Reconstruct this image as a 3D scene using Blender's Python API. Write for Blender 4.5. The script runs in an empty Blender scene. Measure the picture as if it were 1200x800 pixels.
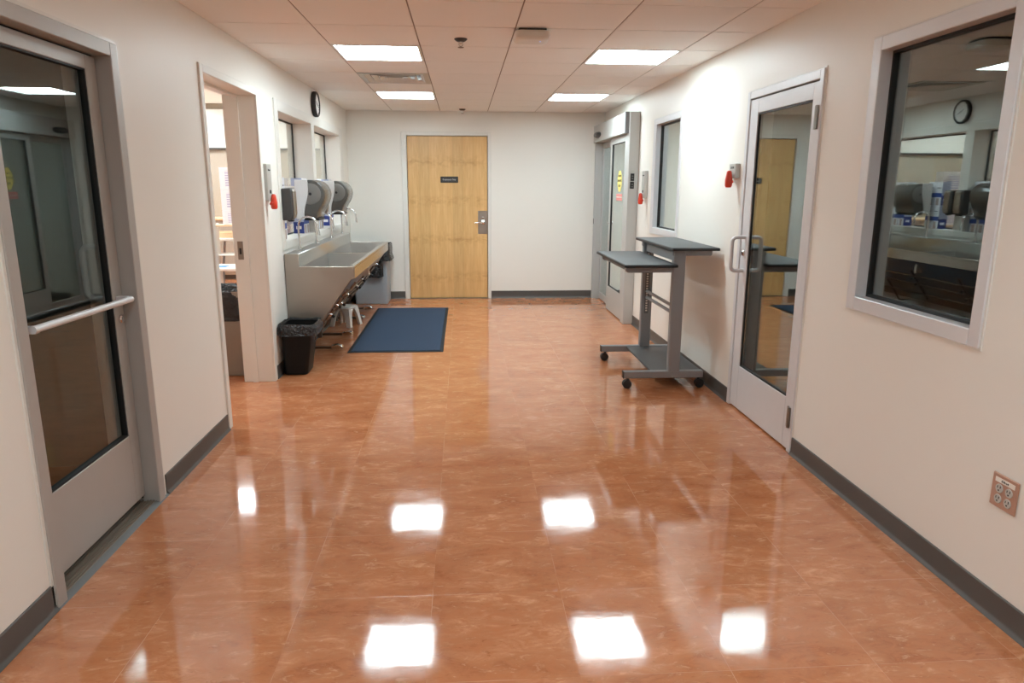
import bpy, bmesh, math, random
from math import pi, sin, cos, radians as R
from mathutils import Vector, Matrix
random.seed(7)
scn = bpy.context.scene
COL = scn.collection
XL, XR, YB, HC = -1.474, 1.857, 9.466, 2.4213
H = 1.4896

# ------------------------------------------------------------------ helpers
BASE = {}                      # object name -> world origin used by its vertices

class MB:
    def __init__(s): s.bm = bmesh.new()
    def _bev(s, faces, bev, seg):
        if bev <= 0: return
        ed = list({e for f in faces for e in f.edges})
        bmesh.ops.bevel(s.bm, geom=ed, offset=bev, segments=seg, affect='EDGES', profile=.5, clamp_overlap=True)
    def box(s, x0, x1, y0, y1, z0, z1, bev=0, seg=1):
        v = [s.bm.verts.new((x, y, z)) for x in (x0, x1) for y in (y0, y1) for z in (z0, z1)]
        fs = [s.bm.faces.new([v[i] for i in q]) for q in
              ((0,1,3,2),(4,6,7,5),(0,4,5,1),(2,3,7,6),(0,2,6,4),(1,5,7,3))]
        s._bev(fs, bev, seg); return s
    def prism(s, poly, axis, a0, a1, bev=0, seg=1):
        def P(p, a):
            q = list(p); q.insert(axis, a); return q
        A = [s.bm.verts.new(P(p, a0)) for p in poly]; B = [s.bm.verts.new(P(p, a1)) for p in poly]
        n = len(poly); fs = [s.bm.faces.new(A[::-1]), s.bm.faces.new(B)]
        for i in range(n):
            fs.append(s.bm.faces.new((A[i], A[(i+1) % n], B[(i+1) % n], B[i])))
        bmesh.ops.recalc_face_normals(s.bm, faces=fs)
        s._bev(fs, bev, seg); return s
    def cyl(s, p0, p1, r0, r1=None, seg=20):
        return s.tube([p0, p1], [r0, r0 if r1 is None else r1], seg)
    def tube(s, pts, r, seg=12, closed=False):
        pts = [Vector(p) for p in pts]; n = len(pts)
        rs = r if isinstance(r, (list, tuple)) else [r]*n
        rings = []; up = None
        for i, p in enumerate(pts):
            if closed: t = pts[(i+1) % n]-pts[i-1]
            else: t = pts[min(i+1, n-1)]-pts[max(i-1, 0)]
            t.normalize()
            if up is None:
                a = Vector((0, 0, 1)) if abs(t.z) < .9 else Vector((1, 0, 0))
                up = a.cross(t).normalized()
            up = (up - t*up.dot(t)).normalized(); w = t.cross(up)
            rings.append([s.bm.verts.new(p + (up*cos(2*pi*k/seg)+w*sin(2*pi*k/seg))*rs[i]) for k in range(seg)])
        fs = []
        for i in range(n if closed else n-1):
            a, b = rings[i], rings[(i+1) % n]
            for k in range(seg):
                fs.append(s.bm.faces.new((a[k], a[(k+1) % seg], b[(k+1) % seg], b[k])))
        if not closed:
            fs.append(s.bm.faces.new(rings[0][::-1])); fs.append(s.bm.faces.new(rings[-1]))
        bmesh.ops.recalc_face_normals(s.bm, faces=fs)
        return s
    def lathe(s, prof, o, axis=(0, 0, 1), seg=32):
        ax = Vector(axis).normalized(); a = Vector((0, 0, 1)) if abs(ax.z) < .9 else Vector((1, 0, 0))
        u = a.cross(ax).normalized(); w = ax.cross(u); o = Vector(o); rings = []; fs = []
        for r, h in prof:
            if r < 1e-6: rings.append([s.bm.verts.new(o+ax*h)])
            else: rings.append([s.bm.verts.new(o+ax*h+(u*cos(2*pi*k/seg)+w*sin(2*pi*k/seg))*r) for k in range(seg)])
        for a, b in zip(rings, rings[1:]):
            for k in range(seg):
                k2 = (k+1) % seg
                if len(a) == 1 and len(b) == 1: continue
                if len(a) == 1: fs.append(s.bm.faces.new((a[0], b[k2], b[k])))
                elif len(b) == 1: fs.append(s.bm.faces.new((a[k], a[k2], b[0])))
                else: fs.append(s.bm.faces.new((a[k], a[k2], b[k2], b[k])))
        for rg, rev in ((rings[0], True), (rings[-1], False)):
            if len(rg) > 1: fs.append(s.bm.faces.new(rg[::-1] if rev else rg))
        bmesh.ops.recalc_face_normals(s.bm, faces=fs)
        return s
    def loft(s, rings, cap0=True, cap1=True):
        V = [[s.bm.verts.new(p) for p in r] for r in rings]; n = len(V[0]); fs = []
        for a, b in zip(V, V[1:]):
            for k in range(n):
                fs.append(s.bm.faces.new((a[k], a[(k+1) % n], b[(k+1) % n], b[k])))
        if cap0: fs.append(s.bm.faces.new(V[0][::-1]))
        if cap1: fs.append(s.bm.faces.new(V[-1]))
        bmesh.ops.recalc_face_normals(s.bm, faces=fs)
        return s
    def frame(s, axis, a0, a1, o, i, bev=0):
        """rectangular frame lying in the plane across axis; o, i = (u0,u1,v0,v1) outer and inner"""
        def bx(u0, u1, v0, v1):
            l = [(u0, u1), (v0, v1)]; l.insert(axis, (a0, a1))
            s.box(*l[0], *l[1], *l[2], bev=bev)
        bx(o[0], i[0], o[2], o[3]); bx(i[1], o[1], o[2], o[3])
        if i[2] > o[2]: bx(i[0], i[1], o[2], i[2])
        if o[3] > i[3]: bx(i[0], i[1], i[3], o[3])
        return s
    def build(s, name, mat, parent=None, ang=35, base=None):
        bm = s.bm
        if parent is not None: b = BASE[parent.name]
        elif base is not None: b = Vector(base)
        else:
            vs = [v.co for v in bm.verts]
            lo = [min(v[i] for v in vs) for i in range(3)]; hi = [max(v[i] for v in vs) for i in range(3)]
            b = Vector(((lo[0]+hi[0])/2, (lo[1]+hi[1])/2, lo[2]))
        for v in bm.verts: v.co -= b
        me = bpy.data.meshes.new(name); bm.to_mesh(me); bm.free()
        me.materials.append(mat)
        if ang:
            me.shade_smooth(); me.set_sharp_from_angle(angle=R(ang))
        o = bpy.data.objects.new(name, me); COL.objects.link(o)
        if parent is not None: o.parent = parent
        else: o.location = b
        BASE[o.name] = b
        return o

def tag(o, label, cat, group=None, kind=None):
    o['label'] = label; o['category'] = cat
    if group: o['group'] = group
    if kind: o['kind'] = kind
    return o
def thing(name, loc, label, cat, group=None, kind=None):
    o = bpy.data.objects.new(name, None); COL.objects.link(o); o.location = loc
    o.empty_display_size = .1
    BASE[o.name] = Vector(loc)
    return tag(o, label, cat, group, kind)
def copy_thing(root, loc, label):
    c = root.copy(); COL.objects.link(c); c.location = loc; c['label'] = label
    BASE[c.name] = Vector(loc)
    for ch in root.children:
        d = ch.copy(); COL.objects.link(d); d.parent = c
        for g in ch.children:
            e = g.copy(); COL.objects.link(e); e.parent = d
    return c
def struct(name, mb, mat, label, cat, ang=0):
    return tag(mb.build(name, mat, ang=ang), label, cat, kind='structure')
def text(name, s, size, M, mat, parent, ext=.0006):
    """flat lettering as a mesh; M = world matrix of the text's centre (x right, y up)"""
    cu = bpy.data.curves.new(name, 'FONT'); cu.body = s; cu.size = size; cu.extrude = ext
    cu.align_x = 'CENTER'; cu.align_y = 'CENTER'; cu.resolution_u = 3
    t = bpy.data.objects.new(name, cu); COL.objects.link(t)
    dg = bpy.context.evaluated_depsgraph_get(); dg.update()
    me = bpy.data.meshes.new_from_object(t.evaluated_get(dg)); bpy.data.objects.remove(t)
    me.transform(M); me.transform(Matrix.Translation(-BASE[parent.name]))
    me.materials.clear(); me.materials.append(mat)
    o = bpy.data.objects.new(name, me); COL.objects.link(o); o.parent = parent; BASE[o.name] = BASE[parent.name]
    return o
def basis(right, up, o):
    r = Vector(right); u = Vector(up); n = r.cross(u)
    return Matrix(((r.x, u.x, n.x, o[0]), (r.y, u.y, n.y, o[1]), (r.z, u.z, n.z, o[2]), (0, 0, 0, 1)))

# ------------------------------------------------------------------ materials
def s2l(c):
    return tuple(((x/255)/12.92 if x/255 <= .04045 else ((x/255+.055)/1.055)**2.4) for x in c)
class N:
    def __init__(s, name):
        s.m = bpy.data.materials.new(name); s.m.use_nodes = True; s.t = s.m.node_tree; s.t.nodes.clear()
        s.out = s.n('ShaderNodeOutputMaterial')
    def n(s, typ, **kw):
        x = s.t.nodes.new(typ)
        for k, v in kw.items():
            if k in x.inputs.keys() if isinstance(k, str) else False: x.inputs[k].default_value = v
            else: setattr(x, k, v)
        return x
    def l(s, a, b): s.t.links.new(a, b)
    def math(s, op, a, b=None, c=None, clamp=False):
        x = s.n('ShaderNodeMath', operation=op); x.use_clamp = clamp
        for i, v in enumerate((a, b, c)):
            if v is None: continue
            if isinstance(v, (int, float)): x.inputs[i].default_value = v
            else: s.l(v, x.inputs[i])
        return x.outputs[0]
    def mix(s, f, a, b, blend='MIX'):
        x = s.n('ShaderNodeMix', data_type='RGBA', blend_type=blend)
        for i, v in ((0, f), (6, a), (7, b)):
            if isinstance(v, (int, float)): x.inputs[i].default_value = v
            elif isinstance(v, tuple): x.inputs[i].default_value = (*v[:3], 1)
            else: s.l(v, x.inputs[i])
        return x.outputs[2]
    def noise(s, vec, scale, detail=4, rough=.55, dist=0):
        x = s.n('ShaderNodeTexNoise'); x.inputs['Scale'].default_value = scale; x.inputs['Detail'].default_value = detail
        x.inputs['Roughness'].default_value = rough; x.inputs['Distortion'].default_value = dist
        if vec is not None: s.l(vec, x.inputs['Vector'])
        return x.outputs[0]
    def ramp(s, f, stops):
        x = s.n('ShaderNodeValToRGB'); e = x.color_ramp.elements
        while len(e) < len(stops): e.new(.5)
        for q, (p, c) in zip(e, stops):
            q.position = p; q.color = (c, c, c, 1) if isinstance(c, (int, float)) else (*c[:3], 1)
        s.l(f, x.inputs[0]); return x.outputs[0]
    def geo(s): return s.n('ShaderNodeNewGeometry').outputs['Position']
    def obj(s): return s.n('ShaderNodeTexCoord').outputs['Object']
    def mapping(s, vec, scale=(1, 1, 1), loc=(0, 0, 0)):
        x = s.n('ShaderNodeMapping'); x.inputs['Scale'].default_value = scale; x.inputs['Location'].default_value = loc
        s.l(vec, x.inputs['Vector']); return x.outputs[0]
    def principled(s, color, rough=.5, metal=0, bump=None, bstr=.1, bdist=.002, **kw):
        p = s.n('ShaderNodeBsdfPrincipled')
        def put(k, v):
            if isinstance(v, tuple): p.inputs[k].default_value = (*v[:3], 1)
            elif isinstance(v, (int, float)): p.inputs[k].default_value = v
            else: s.l(v, p.inputs[k])
        put('Base Color', color); put('Roughness', rough); put('Metallic', metal)
        for k, v in kw.items(): put(k.replace('_', ' '), v)
        if bump is not None:
            b = s.n('ShaderNodeBump'); b.inputs['Strength'].default_value = bstr; b.inputs['Distance'].default_value = bdist
            s.l(bump, b.inputs['Height']); s.l(b.outputs[0], p.inputs['Normal'])
        s.l(p.outputs[0], s.out.inputs[0]); return p

def plain(name, rgb, rough=.5, metal=0, var=.06, nscale=14, bump=.03, **kw):
    m = N(name); c = s2l(rgb); v = m.noise(m.obj(), nscale, 3)
    lo = tuple(x*(1-var) for x in c); hi = tuple(min(1, x*(1+var)) for x in c)
    col = m.mix(v, lo, hi)
    m.principled(col, rough, metal, bump=m.noise(m.obj(), 160, 2), bstr=bump, bdist=.001, **kw)
    return m.m
def brushed(name, rgb, rough=.3, scale=(4, 4, 300), metal=1.0):
    m = N(name); c = s2l(rgb); v = m.noise(m.mapping(m.obj(), scale), 6, 3)
    col = m.mix(v, tuple(x*.96 for x in c), tuple(min(1, x*1.03) for x in c))
    m.principled(col, m.math('MULTIPLY_ADD', v, .06, rough-.03), metal)
    return m.m
def emit(name, rgb, strength):
    m = N(name); e = m.n('ShaderNodeEmission'); e.inputs[0].default_value = (*s2l(rgb), 1); e.inputs[1].default_value = strength
    m.l(e.outputs[0], m.out.inputs[0]); return m.m
def glass(name, tint, k, ior=1.52, base=.0):
    """thin architectural pane: Fresnel mirror over a tinted see-through body"""
    m = N(name); fr = m.n('ShaderNodeFresnel'); fr.inputs[0].default_value = ior
    # front and back face both count as the outside of a thin pane
    g = m.n('ShaderNodeNewGeometry'); lw = m.n('ShaderNodeLayerWeight')
    dt = m.n('ShaderNodeVectorMath', operation='DOT_PRODUCT'); m.l(g.outputs['Incoming'], dt.inputs[0]); m.l(g.outputs['Normal'], dt.inputs[1])
    c = m.math('ABSOLUTE', dt.outputs['Value'])
    q = m.math('POWER', m.math('SUBTRACT', 1.0, c, clamp=True), 5.0)
    r0 = ((ior-1)/(ior+1))**2
    f = m.math('MULTIPLY_ADD', q, (1-r0)*k, r0*k+base, clamp=True)
    gl = m.n('ShaderNodeBsdfGlossy'); gl.inputs['Roughness'].default_value = 0.0; gl.inputs['Color'].default_value = (.89, .96, .95, 1)
    tr = m.n('ShaderNodeBsdfTransparent'); tr.inputs[0].default_value = (*tint, 1)
    mx = m.n('ShaderNodeMixShader'); m.l(f, mx.inputs[0]); m.l(tr.outputs[0], mx.inputs[1]); m.l(gl.outputs[0], mx.inputs[2])
    m.l(mx.outputs[0], m.out.inputs[0]); return m.m

def mat_wall(name='wall_paint', rgb=(234, 231, 224)):
    m = N(name); g = m.geo(); c = s2l(rgb)
    v = m.noise(g, 1.3, 3)
    col = m.mix(v, tuple(x*.985 for x in c), tuple(min(1, x*1.01) for x in c))
    # a few small scuffs low on the wall
    sc = m.ramp(m.noise(m.mapping(g, (1, 9, 16)), 1.7, 5, .7), [(.0, 0), (.735, 0), (.78, 1)])
    z = m.n('ShaderNodeSeparateXYZ'); m.l(g, z.inputs[0])
    low = m.math('LESS_THAN', z.outputs[2], .55)
    col = m.mix(m.math('MULTIPLY', m.math('MULTIPLY', sc, low), .3), col, s2l((150, 140, 130)))
    m.principled(col, .45, 0, bump=m.noise(g, 260, 2), bstr=.05, bdist=.001)
    return m.m

def mat_floor():
    m = N('floor_vinyl'); g = m.geo()
    sp = m.n('ShaderNodeSeparateXYZ'); m.l(g, sp.inputs[0]); x, y = sp.outputs[0], sp.outputs[1]
    T = .4775; x0, y0 = -.128, 2.37
    fx = m.math('FRACT', m.math('DIVIDE', m.math('SUBTRACT', x, x0-40*T), T))
    fy = m.math('FRACT', m.math('DIVIDE', m.math('SUBTRACT', y, y0-40*T), T))
    ix = m.math('FLOOR', m.math('DIVIDE', m.math('SUBTRACT', x, x0-40*T), T)); iy = m.math('FLOOR', m.math('DIVIDE', m.math('SUBTRACT', y, y0-40*T), T))
    ex = m.math('MINIMUM', fx, m.math('SUBTRACT', 1, fx)); ey = m.math('MINIMUM', fy, m.math('SUBTRACT', 1, fy))
    seam = m.math('LESS_THAN', m.math('MINIMUM', ex, ey), .0022)
    cb = m.n('ShaderNodeCombineXYZ'); m.l(ix, cb.inputs[0]); m.l(iy, cb.inputs[1])
    wn = m.n('ShaderNodeTexWhiteNoise', noise_dimensions='2D'); m.l(cb.outputs[0], wn.inputs['Vector'])
    # every tile has its own slice of the marbling
    off = m.n('ShaderNodeVectorMath', operation='SCALE'); m.l(wn.outputs['Color'], off.inputs[0]); off.inputs['Scale'].default_value = 1.2
    ad = m.n('ShaderNodeVectorMath', operation='ADD'); m.l(g, ad.inputs[0]); m.l(off.outputs[0], ad.inputs[1])
    p = m.mapping(ad.outputs[0], (1.0, 2.1, 1)); 
    n1 = m.noise(p, 3.2, 6, .62, .8); n2 = m.noise(p, 11, 6, .68, 1.2); n3 = m.noise(m.mapping(g, (1, 3.4, 1)), 26, 4, .7, .6)
    A, B, C = s2l((187, 119, 80)), s2l((206, 143, 103)), s2l((166, 100, 63))
    col = m.mix(m.ramp(n1, [(.36, 0), (.64, 1)]), C, B)
    col = m.mix(m.ramp(n2, [(.40, 0), (.58, 1)]), A, col)
    col = m.mix(m.math('MULTIPLY', m.ramp(n2, [(.0, 0), (.58, 0), (.67, 1)]), .42), col, s2l((230, 178, 140)))
    col = m.mix(m.math('MULTIPLY', m.ramp(n3, [(.0, 1), (.30, 1), (.39, 0)]), .45), col, s2l((128, 62, 36)))
    col = m.mix(m.math('MULTIPLY', m.ramp(n3, [(.0, 0), (.66, 0), (.73, 1)]), .45), col, s2l((236, 190, 156)))
    tone = m.math('MULTIPLY_ADD', wn.outputs['Value'], .05, .975)
    tn = m.n('ShaderNodeVectorMath', operation='SCALE'); m.l(col, tn.inputs[0]); m.l(tone, tn.inputs['Scale'])
    dust = m.math('MULTIPLY', seam, m.ramp(m.noise(g, 4, 3), [(.42, .03), (.62, .45)]))
    col = m.mix(dust, tn.outputs[0], s2l((232, 196, 168)))
    h = m.math('ADD', m.math('MULTIPLY', m.noise(g, 1.7, 2), .9), m.math('MULTIPLY', m.noise(m.mapping(g, (1, 2.2, 1)), 16, 3), .10))
    h = m.math('SUBTRACT', h, m.math('MULTIPLY', seam, .05))
    rough = m.ramp(m.noise(p, 6, 4), [(.3, .04), (.75, .10)])
    pr = m.principled(col, rough, 0, bump=h, bstr=.09, bdist=.01)
    pr.inputs['IOR'].default_value = 1.55
    return m.m

def mat_birch():
    m = N('birch_veneer'); g = m.obj(); sp = m.n('ShaderNodeSeparateXYZ'); m.l(g, sp.inputs[0])
    x, z = sp.outputs[0], sp.outputs[2]
    W = .146
    i = m.math('FLOOR', m.math('DIVIDE', m.math('ADD', x, .52), W)); f = m.math('FRACT', m.math('DIVIDE', m.math('ADD', x, .52), W))
    mir = m.math('PINGPONG', m.math('ADD', x, .52), W)            # book-matched leaves
    # veneer sheets end to end, mirrored about each joint
    zz = m.math('PINGPONG', m.math('SUBTRACT', z, .79), .50)
    cb = m.n('ShaderNodeCombineXYZ'); m.l(mir, cb.inputs[0]); m.l(zz, cb.inputs[2])
    n = m.noise(m.mapping(cb.outputs[0], (26, 1, 2.0)), 1.6, 6, .6, .5)
    fine = m.noise(m.mapping(cb.outputs[0], (160, 1, 3)), 3, 3)
    knot = m.noise(m.mapping(g, (11, 1, 16)), 1.0, 4, .6, .6)
    wn = m.n('ShaderNodeTexWhiteNoise', noise_dimensions='1D'); m.l(i, wn.inputs['W'])
    col = m.mix(m.ramp(n, [(.3, 0), (.7, 1)]), s2l((212, 166, 106)), s2l((229, 190, 132)))
    col = m.mix(m.math('MULTIPLY', m.ramp(fine, [(.35, 0), (.7, 1)]), .25), col, s2l((198, 156, 102)))
    jz = m.math('SUBTRACT', 1, m.math('DIVIDE', m.math('MINIMUM', zz, m.math('SUBTRACT', .5, zz)), .10), clamp=True)
    col = m.mix(m.math('MULTIPLY', m.math('MULTIPLY', m.ramp(knot, [(.42, 0), (.66, 1)]), jz), .6), col, s2l((182, 132, 76)))
    tone = m.math('MULTIPLY_ADD', wn.outputs['Value'], .12, .93)
    tn = m.n('ShaderNodeVectorMath', operation='SCALE'); m.l(col, tn.inputs[0]); m.l(tone, tn.inputs['Scale'])
    m.principled(tn.outputs[0], .38, 0, bump=fine, bstr=.04, bdist=.001)
    return m.m

def mat_mat():
    m = N('blue_carpet'); g = m.obj()
    n = m.noise(g, 230, 3, .7); w = m.n('ShaderNodeTexWave', wave_type='BANDS', bands_direction='X'); w.inputs['Scale'].default_value = 26; m.l(g, w.inputs[0])
    col = m.mix(n, s2l((18, 32, 52)), s2l((54, 76, 102)))
    m.principled(col, .95, 0, bump=n, bstr=.6, bdist=.004); return m.m

def mat_carton():
    m = N('printed_carton'); tc = m.n('ShaderNodeTexCoord'); gs = m.n('ShaderNodeSeparateXYZ'); m.l(tc.outputs['Generated'], gs.inputs[0])
    gx, gy, gz = gs.outputs
    ns = m.n('ShaderNodeSeparateXYZ'); m.l(tc.outputs['Normal'], ns.inputs[0])
    side = m.math('GREATER_THAN', m.math('ABSOLUTE', ns.outputs[1]), .5)
    band = m.math('MULTIPLY', m.math('GREATER_THAN', gz, .34), m.math('LESS_THAN', gz, .52))
    body = m.mix(band, s2l((226, 228, 234)), s2l((52, 84, 160)))
    # printed picture under the band, two short dashes of print above it
    pic = m.math('MULTIPLY', m.math('LESS_THAN', gz, .3), m.math('MULTIPLY', m.math('GREATER_THAN', gy, .3), m.math('LESS_THAN', gy, .7)))
    body = m.mix(m.math('MULTIPLY', pic, .8), body, s2l((150, 112, 92)))
    dash = m.math('MULTIPLY', m.math('MULTIPLY', m.math('GREATER_THAN', gz, .72), m.math('LESS_THAN', gz, .76)),
                  m.math('MULTIPLY', m.math('GREATER_THAN', gy, .25), m.math('LESS_THAN', gy, .75)))
    body = m.mix(dash, body, s2l((70, 76, 90)))
    lowb = m.math('LESS_THAN', gz, .42)
    mark = m.math('MULTIPLY', m.math('MULTIPLY', m.math('GREATER_THAN', gz, .16), m.math('LESS_THAN', gz, .27)),
                  m.math('MULTIPLY', m.math('GREATER_THAN', gx, .25), m.math('LESS_THAN', gx, .75)))
    sd = m.mix(lowb, s2l((168, 178, 206)), s2l((44, 62, 138)))
    sd = m.mix(mark, sd, s2l((230, 232, 238)))
    m.principled(m.mix(side, body, sd), .5); return m.m

def mat_bag(name='black_bag'):
    m = N(name); n = m.noise(m.obj(), 22, 5, .6, 1.5)
    m.principled(m.mix(n, (.008, .008, .009), (.04, .04, .043)), .16, 0, bump=n, bstr=1.0, bdist=.035); return m.m

M = {}
M['wall'] = mat_wall()
M['floor'] = mat_floor()
M['ceiling'] = plain('ceiling_tile', (246, 244, 241), .9, var=.02, nscale=3, bump=.25)
M['grid'] = plain('ceiling_reveal', (150, 135, 125), .8)
M['base'] = plain('vinyl_base', (78, 73, 69), .42, var=.05)
M['trim'] = plain('painted_trim', (226, 224, 218), .35, var=.01)
M['alu'] = plain('satin_aluminium', (172, 168, 163), .42, .15, var=.03, bump=.02)
M['alulight'] = plain('clear_aluminium', (216, 217, 220), .40, .15, var=.02, bump=.02)
M['aluslider'] = plain('slider_aluminium', (190, 190, 187), .42, .15, var=.02, bump=.02)
M['hinge'] = plain('hinge_steel', (150, 144, 138), .3, .9, var=.03, bump=0)
M['gasket'] = plain('black_gasket', (20, 20, 20), .6)
M['steel'] = brushed('brushed_steel', (172, 165, 156), .38, (2, 2, 60))
M['steelh'] = brushed('brushed_steel_rim', (192, 191, 188), .30, (2, 40, 2))
M['steelapron'] = brushed('polished_apron', (196, 190, 182), .16, (2, 40, 2))
M['chrome'] = plain('chrome', (225, 225, 226), .09, 1, var=.01, bump=0)
M['dark_steel'] = brushed('dark_plumbing', (128, 116, 106), .3, (20, 20, 20))
M['birch'] = mat_birch()
M['blackplastic'] = plain('black_plastic', (24, 24, 25), .42, bump=.06)
M['softblack'] = plain('soft_black_bin', (11, 11, 11), .5, bump=.05, Specular_IOR_Level=.25)
M['bag'] = mat_bag()
M['blackpanel'] = plain('laminate_charcoal', (72, 72, 73), .5, var=.05, bump=.05)
M['edgeblack'] = plain('black_edge', (28, 28, 30), .5)
M['greysteel'] = plain('grey_painted_steel', (142, 144, 147), .45, .15, var=.03, bump=.05)
M['greydark'] = plain('dark_grey_steel', (104, 106, 108), .45, .2, var=.03)
M['mat'] = mat_mat()
M['mat_edge'] = plain('rubber_edge', (22, 23, 26), .8)
M['white'] = plain('white_plastic', (224, 221, 214), .4, var=.02, bump=.02)
M['whitecool'] = plain('white_housing', (222, 223, 223), .4, var=.02)
M['smoke'] = plain('smoked_plastic', (88, 86, 82), .24, var=.04, bump=.0)
M['smokelight'] = plain('roll_behind_smoke', (122, 121, 118), .3, var=.03)
M['darkgrey'] = plain('dark_grey_plastic', (62, 60, 60), .4, bump=.03)
M['red'] = plain('red_plastic', (214, 66, 42), .35, var=.04)
M['plate'] = plain('switch_plate', (188, 187, 182), .4, .3, var=.02)
M['copper'] = plain('brushed_outlet_plate', (186, 150, 132), .36, .4, var=.05)
M['outlet'] = plain('outlet_grey', (186, 186, 180), .4)
M['black'] = plain('black_print', (16, 16, 16), .6, bump=0)
M['slot'] = plain('slot_dark', (30, 26, 24), .7, bump=0)
M['paper'] = plain('white_label', (235, 230, 222), .6, bump=0)
M['whiteprint'] = plain('white_print', (215, 215, 210), .6, bump=0)
M['yellow'] = plain('yellow_sticker', (242, 224, 128), .5, bump=0)  # yellow paled, the wash of the glass is put into the colour
M['redsticker'] = plain('red_sticker', (230, 146, 140), .5, bump=0)  # red paled likewise by painted-in glass wash
M['clockface'] = plain('clock_face', (232, 232, 230), .5, bump=0)
M['clockrim'] = plain('clock_rim', (34, 34, 38), .45)
M['greybin'] = plain('grey_bin', (150, 156, 162), .5, var=.03)
M['tanbin'] = plain('taupe_bin', (134, 122, 110), .55, var=.04)
M['carton'] = mat_carton()
def mat_supply():
    m = N('white_printed_box'); tc = m.n('ShaderNodeTexCoord'); gs = m.n('ShaderNodeSeparateXYZ'); m.l(tc.outputs['Generated'], gs.inputs[0])
    gx, gy, gz = gs.outputs
    blk = m.math('MULTIPLY', m.math('MULTIPLY', m.math('GREATER_THAN', gx, .16), m.math('LESS_THAN', gx, .84)), m.math('MULTIPLY', m.math('GREATER_THAN', gz, .12), m.math('LESS_THAN', gz, .84)))
    ln = m.math('GREATER_THAN', m.math('FRACT', m.math('MULTIPLY', gz, 9)), .45)
    col = m.mix(m.math('MULTIPLY', m.math('MULTIPLY', blk, ln), .6), s2l((236, 236, 240)), s2l((124, 116, 176)))
    m.principled(col, .5); return m.m
M['supply'] = mat_supply()
M['beige'] = plain('beige_panel', (166, 154, 139), .6, var=.03)
M['rubber'] = plain('grey_rubber', (98, 100, 100), .6)
M['threshold'] = plain('threshold_metal', (128, 116, 102), .5, .3, var=.1)
M['wood'] = plain('pale_wood', (222, 190, 150), .6)
M['blueprint'] = plain('blue_sheet', (80, 160, 215), .5)
M['darkroom'] = plain('unlit_room_shade', (96, 92, 88), .7)  # dimness of the unlit rooms put into their wall colour
M['lamp'] = emit('lamp_diffuser', (228, 246, 251), 16.0)
M['lamp2'] = emit('lamp_reflector', (228, 246, 251), 8.5)
M['lampside'] = emit('back_room_diffuser', (236, 247, 252), 16.0)
M['led'] = emit('status_light', (150, 190, 255), 1.6)
M['glassdark'] = glass('glass_door_pane', (.80, .84, .82), 2.6, base=.05)
M['glassleft'] = glass('left_door_pane', (.78, .80, .78), 1.2, base=.01)
M['glassclear'] = glass('glass_interior_pane', (.95, .97, .96), 1.0)
M['glassmirror'] = glass('glass_slider_pane', (.76, .82, .81), 2.2, base=.05)

# ------------------------------------------------------------------ room shell
WT = .216
mb = MB()
mb.box(-6, 6, -3.2, 12.4, -.05, 0)
struct('floor', mb, M['floor'], 'glossy orange-brown marbled vinyl tile floor', 'floor')

T2 = .6096
GX0, GY0 = -.8907, 4.551
lights = [(0, 1), (0, 5), (3, 1), (3, 5), (0, -7), (3, -7)]
vents = [(0, 3)]
mb = MB(); gp = .0045
for ci in range(-1, 5):
    for ri in range(-13, 9):
        if (ci, ri) in lights or (ci, ri) in vents: continue
        a, b = max(XL, GX0+ci*T2+gp), min(XR, GX0+(ci+1)*T2-gp)
        c, d = max(-3.2, GY0+ri*T2+gp), min(YB, GY0+(ri+1)*T2-gp)
        if a >= b or c >= d: continue
        mb.box(a, b, c, d, HC, HC+.008)
ceil = struct('ceiling', mb, M['ceiling'], 'white drop ceiling of square acoustic tiles over the corridor', 'ceiling')
mb = MB().box(XL, XR, -3.2, YB, HC+.10, HC+.13)
for i in range(-1, 6):        # tee bars above the reveals
    x = GX0+i*T2
    if XL < x < XR: mb.box(x-.012, x+.012, -3.2, YB, HC+.004, HC+.03)
for j in range(-13, 10):
    y = GY0+j*T2
    if -3.2 < y < YB: mb.box(XL, XR, y-.012, y+.012, HC+.0045, HC+.03)
g = mb.build('ceiling_grid', M['grid'], ceil, ang=0)

HW = 2.9
def wall(name, x0, x1, holes, label, cat='wall', y0=-3.2, y1=YB, h=HW):
    """wall running along y with rectangular holes (y0,y1,z0,z1)"""
    mb = MB(); ys = sorted({y0, y1, *[q for hh in holes for q in hh[:2]]})
    for a, b in zip(ys, ys[1:]):
        zs = [(0, h)]
        for hh in holes:
            if hh[0] <= a and b <= hh[1]:
                nz = []
                for p, q in zs:
                    if hh[2] > p: nz.append((p, min(q, hh[2])))
                    if hh[3] < q: nz.append((max(p, hh[3]), q))
                zs = nz
        for p, q in zs: mb.box(x0, x1, a, b, p, q)
    bmesh.ops.remove_doubles(mb.bm, verts=mb.bm.verts, dist=1e-5)
    return struct(name, mb, M['wall'], label, cat)
wall('wall_left', XL-WT, XL, [(2.39, 3.275, 0, 2.05), (4.31, 5.41, 0, 2.14), (5.91, 9.03, 1.0, 2.12)],
     'off-white left wall with the sink windows and open doorway', y1=12.3)
wall('wall_right', XR, XR+.16, [(3.70, 4.645, 0, 2.07), (2.37, 3.235, .94, 2.12), (6.07, 6.95, 1.06, 2.10), (7.62, 9.44, 0, 2.05)],
     'off-white right wall with the glass door and dark windows')
mb = MB()
mb.box(XL, -.755, YB, YB+.15, 0, HW); mb.box(.345, XR+.16, YB, YB+.15, 0, HW); mb.box(-.755, .345, YB, YB+.15, 2.14, HW)
struct('wall_back', mb, M['wall'], 'off-white end wall around the wooden door', 'wall')
struct('wall_front', MB().box(XL, XR, -3.35, -3.2, 0, HW), M['wall'], 'off-white wall behind the viewer', 'wall')

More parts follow.
